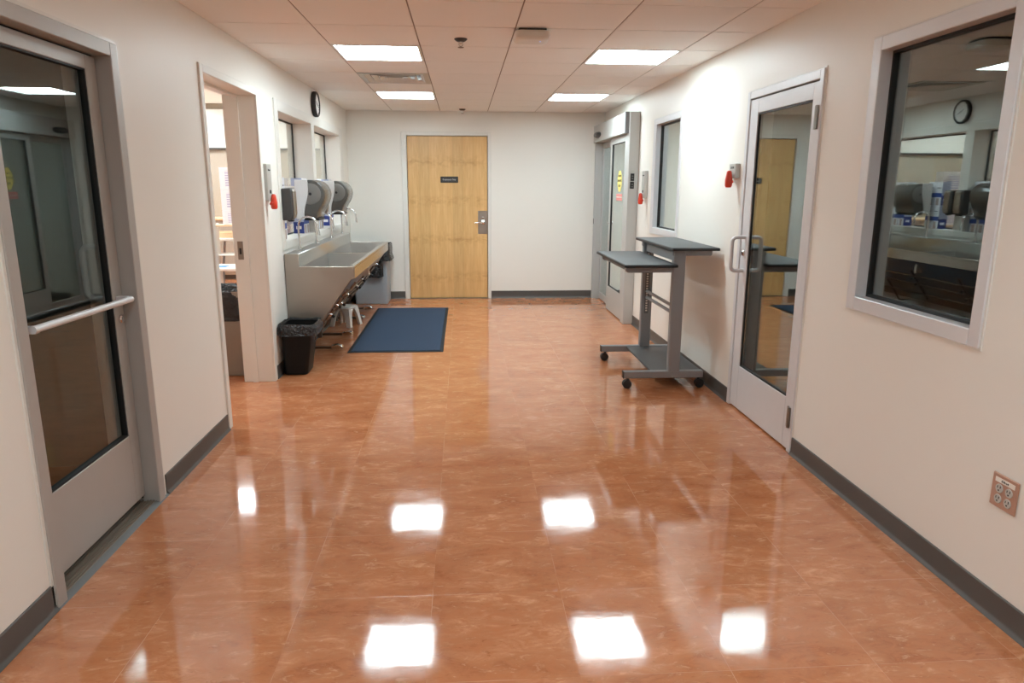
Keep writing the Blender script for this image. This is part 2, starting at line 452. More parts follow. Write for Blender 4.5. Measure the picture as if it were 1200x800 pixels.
# rooms behind the openings
BX = -5.6
mb = MB(); mb.box(BX-.1, BX, 3.9, 12.3, 0, 2.95); mb.box(BX, XL-WT, 3.8, 3.9, 0, 2.95)
struct('wall_side_room', mb, M['wall'], 'pale side walls of the bright room behind the sink windows', 'wall')
mb = MB().box(BX, XL-WT, 12.12, 12.3, 0, 2.95)
struct('wall_side_room_end', mb, M['beige'], 'beige end wall of the bright room seen through the doorway', 'wall')
mb = MB().box(BX, XL-WT, 3.8, 12.3, 2.76, 2.86)
struct('ceiling_side_room', mb, M['ceiling'], 'white ceiling of the bright room behind the sink windows', 'ceiling')
mb = MB(); mb.box(-4.2, -4.1, .8, 3.8, 0, 2.95); mb.box(-4.2, XL-WT, .8, .9, 0, 2.95); mb.box(-4.1, XL-WT, 3.72, 3.8, 0, 2.95); mb.box(-4.2, XL-WT, .8, 3.8, 2.5, 2.6)
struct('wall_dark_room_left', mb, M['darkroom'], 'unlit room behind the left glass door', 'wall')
mb = MB(); mb.box(5.2, 5.3, .5, 5.25, 0, 2.95); mb.box(XR+.16, 5.2, .5, .6, 0, 2.95); mb.box(XR+.16, 5.2, 5.2, 5.25, 0, 2.95); mb.box(XR+.16, 5.3, .5, 5.25, 2.5, 2.6)
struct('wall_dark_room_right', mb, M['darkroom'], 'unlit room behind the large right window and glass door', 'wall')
mb = MB(); mb.box(4.6, 4.7, 5.25, 9.7, 0, 2.95); mb.box(XR+.16, 4.6, 9.6, 9.7, 0, 2.95); mb.box(XR+.16, 4.6, 5.25, 5.30, 0, 2.95); mb.box(XR+.16, 4.7, 5.25, 9.7, 2.5, 2.6)
struct('wall_far_room_right', mb, M['wall'], 'off-white lit room behind the sliding door glass', 'wall')
struct('baseboard_far_room', MB().box(XR+.16, 4.6, 9.585, 9.6, 0, .1), M['base'], 'dark baseboard in the lit room behind the sliding door', 'baseboard')

# baseboards
def baseboard(name, segs, label):
    mb = MB()
    for axis, s, w, a, b in segs:            # s = +1/-1 direction out of the wall
        h, t = .1, .006
        prof = [(w-s*.0005, 0), (w+s*.018, 0), (w+s*.0165, .004), (w+s*.010, .010), (w+s*t, .02), (w+s*t, h-.004), (w+s*.003, h), (w-s*.0005, h)]
        if axis == 'y': mb.prism(prof, 1, a, b)
        else: mb.prism(prof, 0, a, b)
    struct(name, mb, M['base'], label, 'baseboard', ang=30)
baseboard('baseboard_left', [('y', 1, XL, -3.2, 2.362), ('y', 1, XL, 3.335, 4.272), ('y', 1, XL, 5.455, YB)], 'dark grey cove baseboard along the left wall')
baseboard('baseboard_right', [('y', -1, XR, -3.2, 3.675), ('y', -1, XR, 4.668, 7.545)], 'dark grey cove baseboard along the right wall')
baseboard('baseboard_back', [('x', -1, YB, XL, -.785), ('x', -1, YB, .372, 1.735)], 'dark grey cove baseboard along the end wall')

# cased doorway on the left
t1 = thing('trim_1', (XL, 4.85, 0), 'white painted metal casing around the open doorway on the left', 'door frame', kind='structure')
mb = MB()
mb.frame(0, XL-.004, XL+.012, (4.278, 5.44, 0, 2.158), (4.33, 5.385, 0, 2.112), .003)
mb.frame(0, XL-WT-.012, XL-.004, (4.305, 5.412, 0, 2.139), (4.33, 5.385, 0, 2.112))
mb.frame(0, XL-WT+.06, XL-.12, (4.33, 5.385, 0, 2.112), (4.345, 5.37, 0, 2.097))
mb.build('casing', M['trim'], t1)
mb = MB().box(XL-.20, XL-.16, 5.378, 5.386, .945, 1.08, .001)
sp_ = mb.build('strike_plate', M['tanbin'], t1); sp_['label'] = 'brushed metal strike plate in the doorway jamb'
MB().box(XL-.188, XL-.172, 5.3765, 5.379, .985, 1.03).build('latch_hole', M['slot'], sp_)

# interior windows over the sink
def left_window(name, y0, y1, label):
    w = thing(name, (XL, (y0+y1)/2, 1.0), label, 'window', kind='structure')
    zb, zt, xg = 1.032, 2.068, XL-.142
    return w, zb, zt, xg
w1 = thing('window_1', (XL, 6.6, 1.0), 'near interior window over the steel sink, white frame with mullion', 'window', kind='structure')
mb = MB()
mb.frame(0, XL-.004, XL+.010, (5.878, 9.06, .965, 2.155), (5.982, 8.86, 1.032, 2.068), .003)
mb.box(XL-.004, XL+.010, 7.235, 7.372, 1.032, 2.068)
mb.frame(0, XL-WT-.01, XL-.004, (5.905, 9.035, .995, 2.125), (5.982, 8.86, 1.032, 2.068))
mb.box(XL-WT-.01, XL-.004, 7.235, 7.372, 1.032, 2.068)
mb.build('window_frame', M['trim'], w1)
mb = MB().frame(0, XL-.180, XL-.166, (5.982, 7.235, 1.032, 2.068), (5.994, 7.223, 1.044, 2.056)); mb.build('gasket', M['gasket'], w1, ang=0)
MB().box(XL-.176, XL-.170, 5.99, 7.227, 1.04, 2.06).build('pane', M['glassclear'], w1, ang=0)
w2 = thing('window_2', (XL, 8.1, 1.0), 'far interior window over the steel sink, nearest the end wall', 'window', kind='structure')
MB().frame(0, XL-.180, XL-.166, (7.372, 8.86, 1.032, 2.068), (7.384, 8.848, 1.044, 2.056)).build('gasket', M['gasket'], w2, ang=0)
MB().box(XL-.176, XL-.170, 7.38, 8.852, 1.04, 2.06).build('pane', M['glassclear'], w2, ang=0)

# right-hand fixed windows
def right_window(name, o, gl, d, label):
    y0, y1, z0, z1 = o; a, b, c, e = gl
    w = thing(name, (XR, (y0+y1)/2, z0), label, 'window', kind='structure')
    mb = MB().frame(0, XR-.012, XR+.10, o, gl, .003)
    mb.build('window_frame', M['alulight'], w)
    MB().frame(0, XR-.006, XR+.004, (y0-.008, y1+.008, z0-.008, z1+.008), (y0+.004, y1-.004, z0+.004, z1-.004)).build('casing_bead', M['trim'], w, ang=0)
    MB().frame(0, XR+d-.016, XR+d+.016, gl, (a+.012, b-.012, c+.012, e-.012)).build('gasket', M['gasket'], w, ang=0)
    MB().box(XR+d-.003, XR+d+.003, a+.004, b-.004, c+.004, e-.004).build('pane', M['glassdark'], w, ang=0)
    return w
right_window('window_3', (2.352, 3.252, .922, 2.138), (2.41, 3.185, .985, 2.078), .06, 'large dark interior window with silver frame nearest on the right wall')
right_window('window_4', (6.055, 6.965, 1.04, 2.116), (6.115, 6.865, 1.10, 2.06), .05, 'narrow looking interior window on the right wall behind the standing desk')

# ------------------------------------------------------------------ doors
def d_pull(mb, xd, y, z0, z1, off, r=.0125):
    """D-shaped pull: off = offset (signed) from the door face xd"""
    X = xd+off; s = .03*(1 if off > 0 else -1)
    pts = [(xd, y, z0), (X-s, y, z0)]
    for k in range(1, 6):
        a = pi/2*k/6; pts.append((X-s+s*sin(a), y, z0+.03-.03*cos(a)))
    pts.append((X, y, z0+.03)); pts.append((X, y, z1-.03))
    for k in range(1, 6):
        a = pi/2*k/6; pts.append((X-s+s*cos(a), y, z1-.03+.03*sin(a)))
    pts += [(X-s, y, z1), (xd, y, z1)]
    mb.tube(pts, r, 14)

# door_1: left glass door
d1 = thing('door_1', (XL, 2.84, 0), 'grey aluminium glass door with horizontal push bar on the left wall', 'door', kind='structure')
mb = MB().frame(0, XL-.11, XL+.012, (2.365, 3.298, 0, 2.068), (2.425, 3.236, 0, 2.012), .003)
mb.build('door_frame', M['alu'], d1)
MB().frame(0, XL-.004, XL+.006, (2.352, 3.318, 0, 2.082), (2.37, 3.29, 0, 2.06)).build('casing_bead', M['trim'], d1, ang=0)
xa, xb = XL-.095, XL-.052
mb = MB().frame(0, xa, xb, (2.43, 3.229, .048, 2.004), (2.515, 3.146, .372, 1.948), .002)
leaf = mb.build('leaf', M['alu'], d1)
MB().frame(0, xa+.012, xb-.004, (2.515, 3.146, .372, 1.948), (2.522, 3.139, .379, 1.941)).build('gasket', M['gasket'], leaf, ang=0)
MB().box(xa+.02, xa+.026, 2.517, 3.144, .374, 1.946).build('pane', M['glassleft'], leaf, ang=0)
mb = MB().cyl((XL-.003, 2.47, 1.0), (XL-.003, 3.205, .992), .0135, seg=18)
for y in (2.50, 3.185): mb.box(xb-.002, XL-.003, y-.014, y+.014, .982, 1.008, .003)
b_ = mb.build('push_bar', M['alulight'], d1)
mb = MB(); d_pull(mb, xa, 3.19, 1.0, 1.225, -.085); mb.build('pull_handle', M['alulight'], d1)
MB().lathe([(.0, -.005), (.019, -.005), (.019, .008), (.015, .012), (0, .012)], (xb, 3.19, .905), (1, 0, 0), 20).build('lock_cylinder', M['chrome'], d1)
MB().box(XL-.11, XL-.008, 2.425, 3.236, 0, .012, .002).box(XL-.085, XL-.08, 2.425, 3.236, .012, .016).box(XL-.07, XL-.065, 2.425, 3.236, .012, .016).box(XL-.048, XL-.043, 2.425, 3.236, .012, .016).box(XL-.034, XL-.029, 2.425, 3.236, .012, .016).box(XL-.020, XL-.015, 2.425, 3.236, .012, .016).build('threshold', M['threshold'], d1)
MB().prism([(XL-.008, 0), (XL+.018, 0), (XL+.014, .003), (XL-.008, .012)], 1, 2.365, 3.33).build('rubber_strip', M['rubber'], d1)

MB().box(xa+.01, xb-.012, 3.2292, 3.2358, .03, 2.006).box(xa+.01, xb-.012, 2.43, 3.2292, 2.0045, 2.0115).build('seam_strip', M['gasket'], d1, ang=0)  # dark strip filling the seam between leaf and frame

# door_2: wooden door at the end
d2 = thing('door_2', (-.2, YB, 0), 'pale birch veneer door with lever lock in the end wall', 'door', kind='structure')
mb = MB().frame(1, YB-.014, YB+.12, (-.785, .368, 0, 2.165), (-.72, .328, 0, 2.118), .003)
mb.build('door_frame', M['trim'], d2)
lf = MB().box(-.714, .322, YB+.012, YB+.056, .008, 2.112, .002).build('leaf', M['birch'], d2)
hw = MB().box(.196, .318, YB+.007, YB+.013, .863, 1.165, .002).build('lock_plate', M['steel'], d2)
mb = MB().lathe([(0, 0), (.028, 0), (.028, .014), (.014, .02), (.011, .055), (0, .055)], (.262, YB+.008, 1.018), (0, -1, 0), 24)
mb.tube([(.262, YB-.04, 1.018), (.235, YB-.047, 1.017), (.19, YB-.046, 1.013), (.152, YB-.042, 1.008)], [.011, .0105, .0095, .008], 12)
mb.lathe([(0, 0), (.016, 0), (.016, .012), (0, .014)], (.262, YB+.008, 1.075), (0, -1, 0), 20)
mb.build('lever', M['chrome'], hw)
sg = MB().box(-.29, -.06, YB+.004, YB+.013, 1.527, 1.605, .002).build('sign_plate', M['darkgrey'], d2); sg['label'] = 'small dark name plate with white lettering'
MB().frame(1, YB+.002, YB+.004, (-.288, -.062, 1.529, 1.603), (-.28, -.07, 1.537, 1.595)).build('sign_border', M['black'], sg, ang=0)
text('lettering', 'Employees Only', .026, basis((1, 0, 0), (0, 0, 1), (-.175, YB+.0025, 1.566)), M['whiteprint'], sg)
MB().box(-.72, .328, YB-.012, YB+.1, 0, .006).build('threshold', M['threshold'], d2, ang=0)

# door_3: right glass door
d3 = thing('door_3', (XR, 4.17, 0), 'light aluminium glass door with D pull on the right wall', 'door', kind='structure')
MB().frame(0, XR-.012, XR+.11, (3.68, 4.665, 0, 2.084), (3.722, 4.622, 0, 2.036), .003).build('door_frame', M['alulight'], d3)
MB().frame(0, XR-.004, XR+.006, (3.672, 4.673, 0, 2.093), (3.69, 4.655, 0, 2.07)).build('casing_bead', M['trim'], d3, ang=0)
xa, xb = XR-.006, XR+.038
leaf = MB().frame(0, xa, xb, (3.728, 4.616, .012, 2.028), (3.79, 4.50, .305, 1.942), .002).build('leaf', M['alulight'], d3)
MB().frame(0, xa+.006, xb-.012, (3.79, 4.50, .305, 1.942), (3.80, 4.49, .315, 1.932)).build('gasket', M['gasket'], leaf, ang=0)
MB().box(xa+.012, xa+.018, 3.792, 4.498, .307, 1.94).build('pane', M['glassdark'], leaf, ang=0)
mb = MB(); d_pull(mb, xa, 4.555, .945, 1.165, -.085); mb.build('pull_handle', M['alulight'], d3)
MB().lathe([(0, -.004), (.019, -.004), (.019, .008), (.014, .014), (0, .014)], (xa, 4.558, 1.062), (-1, 0, 0), 20).build('lock_cylinder', M['chrome'], d3)
for z in (.145, 1.785):
    mb = MB().cyl((XR-.018, 3.712, z), (XR-.018, 3.712, z+.12), .008, seg=14)
    for k in range(4): mb.cyl((XR-.018, 3.712, z+.03*k+.002), (XR-.018, 3.712, z+.03*k+.028), .0092, seg=14)
    mb.box(XR-.014, XR-.0055, 3.70, 3.745, z, z+.12)
    mb.build('hinge', M['hinge'], d3)

# door_4: automatic sliding door at the far right
d4 = thing('door_4', (XR, 8.5, 0), 'automatic sliding glass door at the far end of the right wall', 'door', kind='structure')
mb = MB().box(XR-.145, XR-.004, 7.64, YB-.012, 2.04, 2.25, .004)
hd = mb.build('header', M['aluslider'], d4)
MB().box(XR-.15, XR-.002, 7.60, 7.64, 2.036, 2.254, .003).build('header_end_cap', M['greysteel'], hd)
mb = MB().lathe([(0, 0), (.05, 0), (.048, .02), (.036, .042), (0, .05)], (0, 0, 0), (-1, 0, 0), 24)
bmesh.ops.scale(mb.bm, vec=(1, 3.2, .75), verts=mb.bm.verts); bmesh.ops.translate(mb.bm, vec=(XR-.145, 9.12, 2.12), verts=mb.bm.verts)
mb.build('motion_sensor', M['darkgrey'], hd)
MB().box(XR-.108, XR-.002, 7.552, 7.70, 0, 2.25, .003).build('near_post', M['aluslider'], d4)
MB().box(XR-.125, XR-.002, 9.38, YB-.022, 0, 2.04, .003).build('far_post', M['aluslider'], d4)
xa, xb = XR-.098, XR-.060
leaf = MB().frame(0, xa, xb, (7.715, 8.56, .012, 2.03), (7.80, 8.48, .30, 1.965), .002).build('sliding_leaf', M['aluslider'], d4)
MB().frame(0, xa+.004, xb-.010, (7.80, 8.48, .30, 1.965), (7.806, 8.474, .306, 1.959)).build('gasket', M['gasket'], leaf, ang=0)
MB().box(xa+.014, xa+.020, 7.802, 8.478, .302, 1.963).build('pane', M['glassmirror'], leaf, ang=0)
leaf2 = MB().frame(0, XR-.034, XR-.004, (8.50, 9.378, .012, 2.03), (8.57, 9.32, .10, 1.965), .002).build('fixed_leaf', M['aluslider'], d4)
MB().box(XR-.024, XR-.018, 8.572, 9.318, .102, 1.963).build('pane', M['glassmirror'], leaf2, ang=0)
# safety stickers on the sliding pane
yo, zo, xs = 8.07, 1.545, xa+.0125
st = MB()
pts = [(yo+.115*cos(2*pi*k/8+pi/8), zo+.125*sin(2*pi*k/8+pi/8)) for k in range(8)]
st.prism(pts, 0, xs, xs+.0012)
st = st.build('round_sticker', M['yellow'], leaf, ang=0); st['label'] = 'yellow octagonal door sticker'
for i, (s_, z_) in enumerate((('CAUTION', .058), ('AUTOMATIC', .005), ('DOOR', -.052))):
    text('lettering', s_, .034, basis((0, -1, 0), (0, 0, 1), (xs-.0008, yo, zo+z_)), M['black'], st)
st = MB().box(xs, xs+.0012, yo-.15, yo+.15, 1.33, 1.405).build('red_sticker', M['redsticker'], leaf, ang=0); st['label'] = 'red strip sticker with pale lettering'
text('lettering', 'IN EMERGENCY PUSH TO OPEN', .019, basis((0, -1, 0), (0, 0, 1), (xs-.0008, yo, 1.3675)), M['paper'], st)
sw = MB()
sw.box(XR-.085, XR-.045, 7.541, 7.553, 1.545, 1.622, .002); sw.box(XR-.087, XR-.045, 7.541, 7.553, 1.465, 1.538, .002)
sw = sw.build('switch_panel', M['blackplastic'], d4); sw['label'] = 'black switch panel on the door post'
mb = MB()
for z in (1.485, 1.51, 1.57, 1.595): mb.box(XR-.074, XR-.056, 7.539, 7.542, z-.006, z+.006)
mb.build('button', M['greydark'], sw, ang=0)
MB().box(XR-.082, XR-.048, 7.5495, 7.553, 1.636, 1.652).build('maker_plate', M['plate'], d4, ang=0)
MB().lathe([(0, 0), (.018, 0), (.018, .012), (0, .012)], (XR-.0975, 8.52, 1.06), (-1, 0, 0), 16).build('lock_cylinder', M['chrome'], leaf)
MB().box(XR-.128, XR-.124, 9.395, 9.42, 1.0, 1.07).build('latch_hole', M['slot'], d4, ang=0)

# ------------------------------------------------------------------ ceiling fixtures
lab = {(0,1): 'lit square ceiling light, nearer one on the left', (0,5): 'lit square ceiling light beyond the air vent on the left',
       (3,1): 'lit square ceiling light, nearer one on the right', (3,5): 'lit square ceiling light on the right nearest the end wall'}
def light(ci, ri):
    x0, y0 = GX0+ci*T2, GY0+ri*T2; x1, y1 = x0+T2, y0+T2; xc, yc = (x0+x1)/2, (y0+y1)/2
    t = thing('ceiling_light', (xc, yc, HC-.004), lab.get((ci, ri), 'lit square ceiling light behind the viewer'), 'ceiling light', 'recessed ceiling lights')
    MB().frame(2, HC-.004, HC+.02, (x0+.004, x1-.004, y0+.004, y1-.004), (x0+.022, x1-.022, y0+.022, y1-.022), .001).build('light_frame', M['trim'], t)
    # recessed side reflectors with a brighter centre basket
    mb = MB(); a, b, c, d = x0+.022, x1-.022, y0+.022, y1-.022
    i0, i1 = yc-.12, yc+.12
    mb.prism([(c, HC+.002), (i0, HC+.03), (i0, HC+.034), (c, HC+.006)], 0, a, b); mb.prism([(i1, HC+.03), (d, HC+.002), (d, HC+.006), (i1, HC+.034)], 0, a, b)
    mb.build('reflector', M['lamp2'], t, ang=0)
    n = 8; ring = [(yc-.12+.24*k/n, HC+.03-.026*sin(pi*k/n)) for k in range(n+1)]
    mb = MB().prism(ring+[(yc+.12, HC+.034), (yc-.12, HC+.034)], 0, a, b); mb.build('diffuser', M['lamp'], t)
    return t
for c, r in lights: light(c, r)
x0, y0 = GX0, GY0+3*T2
t = thing('ceiling_vent', (x0+T2/2, y0+T2/2, HC-.008), 'square louvred metal air vent between the two left ceiling lights', 'vent')
MB().frame(2, HC-.006, HC+.012, (x0+.004, x0+T2-.004, y0+.004, y0+T2-.004), (x0+.05, x0+T2-.05, y0+.05, y0+T2-.05), .002).build('vent_frame', M['plate'], t)
for k in range(4):
    a = .052+.060*k; b = a+.030
    mb = MB()
    # sloping louvre ring
    o_ = [(x0+a, y0+a), (x0+T2-a, y0+a), (x0+T2-a, y0+T2-a), (x0+a, y0+T2-a)]
    i_ = [(x0+b, y0+b), (x0+T2-b, y0+b), (x0+T2-b, y0+T2-b), (x0+b, y0+T2-b)]
    mb.loft([[(p[0], p[1], HC+.016) for p in i_], [(p[0], p[1], HC-.006) for p in o_], [(p[0], p[1], HC-.003) for p in o_], [(p[0], p[1], HC+.019) for p in i_]], False, False)
    mb.build('louvre', M['trim'], t, ang=0)
MB().box(x0+.05, x0+T2-.05, y0+.05, y0+T2-.05, HC+.07, HC+.08).build('duct_back', M['black'], t, ang=0)

def sprinkler(x, y, label):
    t = thing('fire_sprinkler', (x, y, HC-.055), label, 'sprinkler', 'ceiling fire sprinklers')
    MB().lathe([(.042, .055), (.042, .050), (.030, .040), (.022, .036), (.0, .036)], (x, y, HC-.055), seg=28).build('escutcheon', M['darkgrey'], t)
    mb = MB().cyl((x, y, HC-.03), (x, y, HC-.018), .012); 
    for s in (-1, 1): mb.tube([(x+s*.010, y, HC-.022), (x+s*.014, y, HC-.034), (x, y, HC-.05)], .003, 8)
    mb.build('frame_arms', M['chrome'], t)
    MB().lathe([(0, 0), (.018, 0), (.020, .003), (0, .005)], (x, y, HC-.055), seg=24).build('deflector', M['tanbin'], t)
sprinkler(-.003, 4.90, 'nearer pendant fire sprinkler in the middle of the ceiling')
sprinkler(.004, 9.2, 'farther pendant fire sprinkler close to the end wall')

xc, yc = .432, 4.62
t = thing('wireless_access_point', (xc, yc, HC-.05), 'white wireless access point on the ceiling with a blue status light', 'access point')
MB().box(xc-.085, xc+.085, yc-.085, yc+.085, HC-.014, HC-.0002, .003).build('shadow_gap_mount', M['darkgrey'], t)  # dark grey block stands in for the shadow gap above the housing
mb = MB(); rings = []
def rrect(cx, cy, hw, r, z, n=6):
    p = []
    for q, (sx, sy) in enumerate(((1, 1), (-1, 1), (-1, -1), (1, -1))):
        for k in range(n+1):
            a = pi/2*q+pi/2*k/n; p.append((cx+sx*(hw-r)+r*cos(a), cy+sy*(hw-r)+r*sin(a), z))
    return p
for hw_, z in ((.098, HC-.014), (.106, HC-.020), (.108, HC-.040), (.104, HC-.055), (.094, HC-.063), (.07, HC-.0655)): rings.append(rrect(xc, yc, hw_, .035, z))
mb.loft(rings); mb.build('housing', M['white'], t)
MB().lathe([(0, 0), (.005, 0), (.004, .002), (0, .0025)], (xc+.052, yc-.02, HC-.0645), (0, 0, -1), 12).build('status_light', M['led'], t)

# ------------------------------------------------------------------ wall fixtures
t = thing('wall_clock', (XL, 7.45, 2.155), 'round black-rimmed wall clock above the sink windows', 'clock')
o = (XL+.001, 7.45, 2.272)
MB().lathe([(0, 0), (.116, 0), (.122, .012), (.122, .036), (.114, .046), (.104, .046), (.100, .034), (0, .034)], o, (1, 0, 0), 48).build('clock_case', M['clockrim'], t)
f = MB().lathe([(0, .034), (.100, .034), (.100, .036), (0, .036)], o, (1, 0, 0), 40).build('clock_face', M['clockface'], t)
mb = MB()
for k in range(12):
    a = 2*pi*k/12; p = Vector((o[0]+.037, o[1]+.086*sin(a), o[2]+.086*cos(a))); q = Vector((o[0]+.037, o[1]+.094*sin(a), o[2]+.094*cos(a)))
    MB().tube([p, q], .0022, 6).build('hour_mark', M['black'], f)
for nm, a, ln in (('hour_hand', R(300), .05), ('minute_hand', R(110), .078)):
    MB().tube([(o[0]+.039, o[1]-.012*sin(a), o[2]-.012*cos(a)), (o[0]+.039, o[1]+ln*sin(a), o[2]+ln*cos(a))], [.0028, .0018], 6).build(nm, M['black'], t)

def door_switch(name, side, y0, y1, z0, z1, label, tx, zt):
    """wall plate with a red pull hanging at its foot; side +1 = left wall (faces +x)"""
    X = XL if side > 0 else XR; s = side; d = .032
    t = thing(name, (X, (y0+y1)/2, z0-.04), label, 'switch')
    xs = sorted((X+s*.0005, X+s*d))
    pl = MB().box(xs[0], xs[1], y0, y1, z0, z1, .003).build('plate', M['plate'], t)
    right = (0, 1, 0) if s < 0 else (0, -1, 0)
    right = (0, -1, 0) if s < 0 else (0, 1, 0)
    text('lettering', tx, .021, basis(right, (0, 0, 1), (X+s*(d+.0006), (y0+y1)/2, zt)), M['black'], pl)
    if z1-z0 > .15:
        xs = sorted((X+s*d, X+s*(d+.004)))
        MB().box(xs[0], xs[1], y0+.045, y0+.070, z0+.055, z0+.08).build('keyhole', M['slot'], t, ang=0)
    yc = (y0+y1)/2-.01; zc = z0-.002
    mb = MB().lathe([(0, -.06), (.018, -.058), (.024, -.045), (.025, -.01), (.020, .02), (.016, .045), (.010, .052), (0, .054)], (X+s*(d+.024), yc, zc), (0, 0, 1), 20)
    mb.cyl((X+s*(d-.006), yc, zc-.02), (X+s*(d+.02), yc, zc-.02), .009, seg=12)
    if z1-z0 > .15: mb.tube([(X+s*(d+.02), yc, zc-.015), (X+s*(d+.02), yc-.05, zc-.008)], [.006, .004], 8)
    r = mb.build('red_pull', M['red'], t); r['label'] = 'glossy red pull at the foot of the plate'
    return t
door_switch('door_release_switch', 1, 5.455, 5.57, 1.372, 1.642, 'tall grey door release plate with red pull beside the open doorway', 'Manual', 1.598)
door_switch('door_release_switch', -1, 7.15, 7.265, 1.372, 1.642, 'tall grey door release plate with red pull between sliding door and narrow window', 'Manual', 1.598)
door_switch('door_release_switch', -1, 4.741, 4.857, 1.545, 1.642, 'small grey switch plate with red pull beside the right glass door', 'DOOR', 1.615)

t = thing('power_outlet', (XR, 2.136, .40), 'copper-toned four-socket power outlet low on the right wall', 'outlet')
pl = MB().box(XR-.007, XR-.0003, 2.078, 2.196, .40, .521, .003).build('cover_plate', M['copper'], t)
MB().box(XR-.0085, XR-.0065, 2.092, 2.180, .491, .507).build('label_strip', M['paper'], t, ang=0)
text('lettering', '1LA-14', .011, basis((0, -1, 0), (0, 0, 1), (XR-.0092, 2.136, .499)), M['black'], t)
for y in (2.158, 2.114):
    for z in (.470, .432):
        rc = MB().lathe([(0, 0), (.0165, 0), (.0155, .003), (0, .0035)], (XR-.0065, y, z), (-1, 0, 0), 20).build('receptacle', M['outlet'], t)
        mb = MB(); xx = XR-.0105
        mb.box(xx, xx+.002, y-.0075, y-.005, z+.001, z+.010); mb.box(xx, xx+.002, y+.005, y+.0075, z+.001, z+.009); mb.box(xx, xx+.002, y-.0025, y+.0025, z-.009, z-.004)
        mb.build('slots', M['slot'], rc, ang=0)

# ------------------------------------------------------------------ scrub sink
SX0, SX1, SY0, SY1 = XL+.004, -.905, 5.90, 8.60
t = thing('scrub_sink', (-1.2, 7.25, 0), 'long stainless steel scrub sink with four gooseneck faucets on the left wall', 'sink')
prof = [(SX0, .935), (-1.362, .94), (-1.352, .935), (-1.352, .832), (SX1, .832), (SX1, .73), (-.932, .728), (-1.253, .289), (-1.30, .25), (SX0, .25)]
for y0, y1 in ((SY0, SY0+.022), (SY1-.022, SY1)): MB().prism(prof, 1, y0, y1, .003).build('end_panel', M['steel'], t)
mb = MB().box(SX1-.045, SX1-.001, SY0+.022, SY1-.022, .815, .832, .003).box(SX1-.02, SX1-.001, SY0+.022, SY1-.022, .731, .815)
mb.build('front_apron', M['steelapron'], t)
bs = MB().prism([(SX0, .935), (-1.362, .94), (-1.352, .935), (-1.352, .70), (SX0, .70)], 1, SY0+.022, SY1-.022, .002); bs.build('backsplash', M['steelh'], t)
# sloping underside
MB().prism([(-.922, .735), (-.932, .728), (-1.253, .289), (-1.30, .25), (SX0, .25), (SX0, .256), (-1.297, .256), (-1.246, .295)], 1, SY0+.022, SY1-.022).build('sloping_base', M['steel'], t)
def basin(y0, y1):
    mb = MB(); a, b, c, d = -1.352, SX1-.045, y0, y1
    rings = [[(a, c, .826), (b, c, .826), (b, d, .826), (a, d, .826)], [(a+.02, c+.02, .60), (b-.10, c+.02, .60), (b-.10, d-.02, .60), (a+.02, d-.02, .60)], [(a+.08, c+.2, .575), (b-.18, c+.2, .575), (b-.18, d-.2, .575), (a+.08, d-.2, .575)]]
    mb.loft(rings, False, True)
    o_ = mb.build('basin', M['steelh'], t)
    MB().lathe([(0, .004), (.04, .004), (.045, 0), (.02, -.004), (0, -.004)], (-1.15, (y0+y1)/2, .577), seg=20).build('drain', M['chrome'], o_)
basin(SY0+.03, 7.13); basin(7.17, SY1-.03)
MB().box(-1.352, SX1-.045, 7.13, 7.17, .60, .829, .003).build('divider', M['steelh'], t)
for fy in (6.22, 6.94, 7.72, 8.42):
    bx, bz = -1.412, .938
    f = MB().lathe([(0, 0), (.026, 0), (.026, .006), (.014, .012), (.012, .035), (0, .036)], (bx, fy, bz), seg=20).build('faucet', M['chrome'], t)
    pts = [(bx, fy, bz+.01), (bx, fy, bz+.205)]
    rr = .082
    for k in range(1, 15):
        a = pi*k/15*1.08; pts.append((bx+rr-rr*cos(a), fy, bz+.205+rr*sin(a)))
    last = Vector(pts[-1]); d_ = (last-Vector(pts[-2])).normalized()
    pts.append(tuple(last+d_*.03))
    MB().tube(pts, .0088, 12).build('spout', M['chrome'], f)
    e = last+d_*.03; MB().tube([tuple(e), tuple(e+d_*.045)], [.012, .0125], 14).build('spray_head', M['chrome'], f)
# plumbing along the sloping underside: knee valves, thin pipes, black knobs
mb = MB()
def under(x, dn=.03):   # z on the underside, dn below
    return .289+(x+1.253)*(.728-.289)/(-.932+1.253)-dn
for y in (6.1, 6.55, 7.3, 7.9, 8.35):
    mb.tube([(-1.235, y, under(-1.235, .018)), (-1.12, y, under(-1.12, .018)), (-1.0, y, under(-1.0, .018))], .011, 10)
for xq in (-1.20, -1.12, -1.05): mb.tube([(xq, 6.0, under(xq, .018)), (xq, 8.4, under(xq, .018))], .010, 10)
for y in (6.55, 7.9): mb.tube([(-1.235, y, under(-1.235, .018)), (-1.30, y, .20), (-1.42, y, .19), (-1.44, y, .05)], .010, 10)
mb.build('pipework', M['dark_steel'], t)
for y, xq in ((6.1, -1.16), (6.1, -1.10), (6.55, -1.14), (6.55, -1.08), (7.3, -1.10), (7.3, -1.05), (7.9, -1.06), (8.35, -1.02)):
    z = under(xq, .028)
    v = MB().lathe([(0, -.025), (.013, -.025), (.013, .010), (.009, .02), (0, .02)], (xq, y, z+.01), (.8, 0, -.6), 14).build('valve', M['chrome'], t)
    MB().lathe([(0, .02), (.008, .02), (.012, .026), (.0135, .038), (.009, .046), (0, .047)], (xq, y, z+.01), (.8, 0, -.6), 14).build('knob', M['blackplastic'], v)
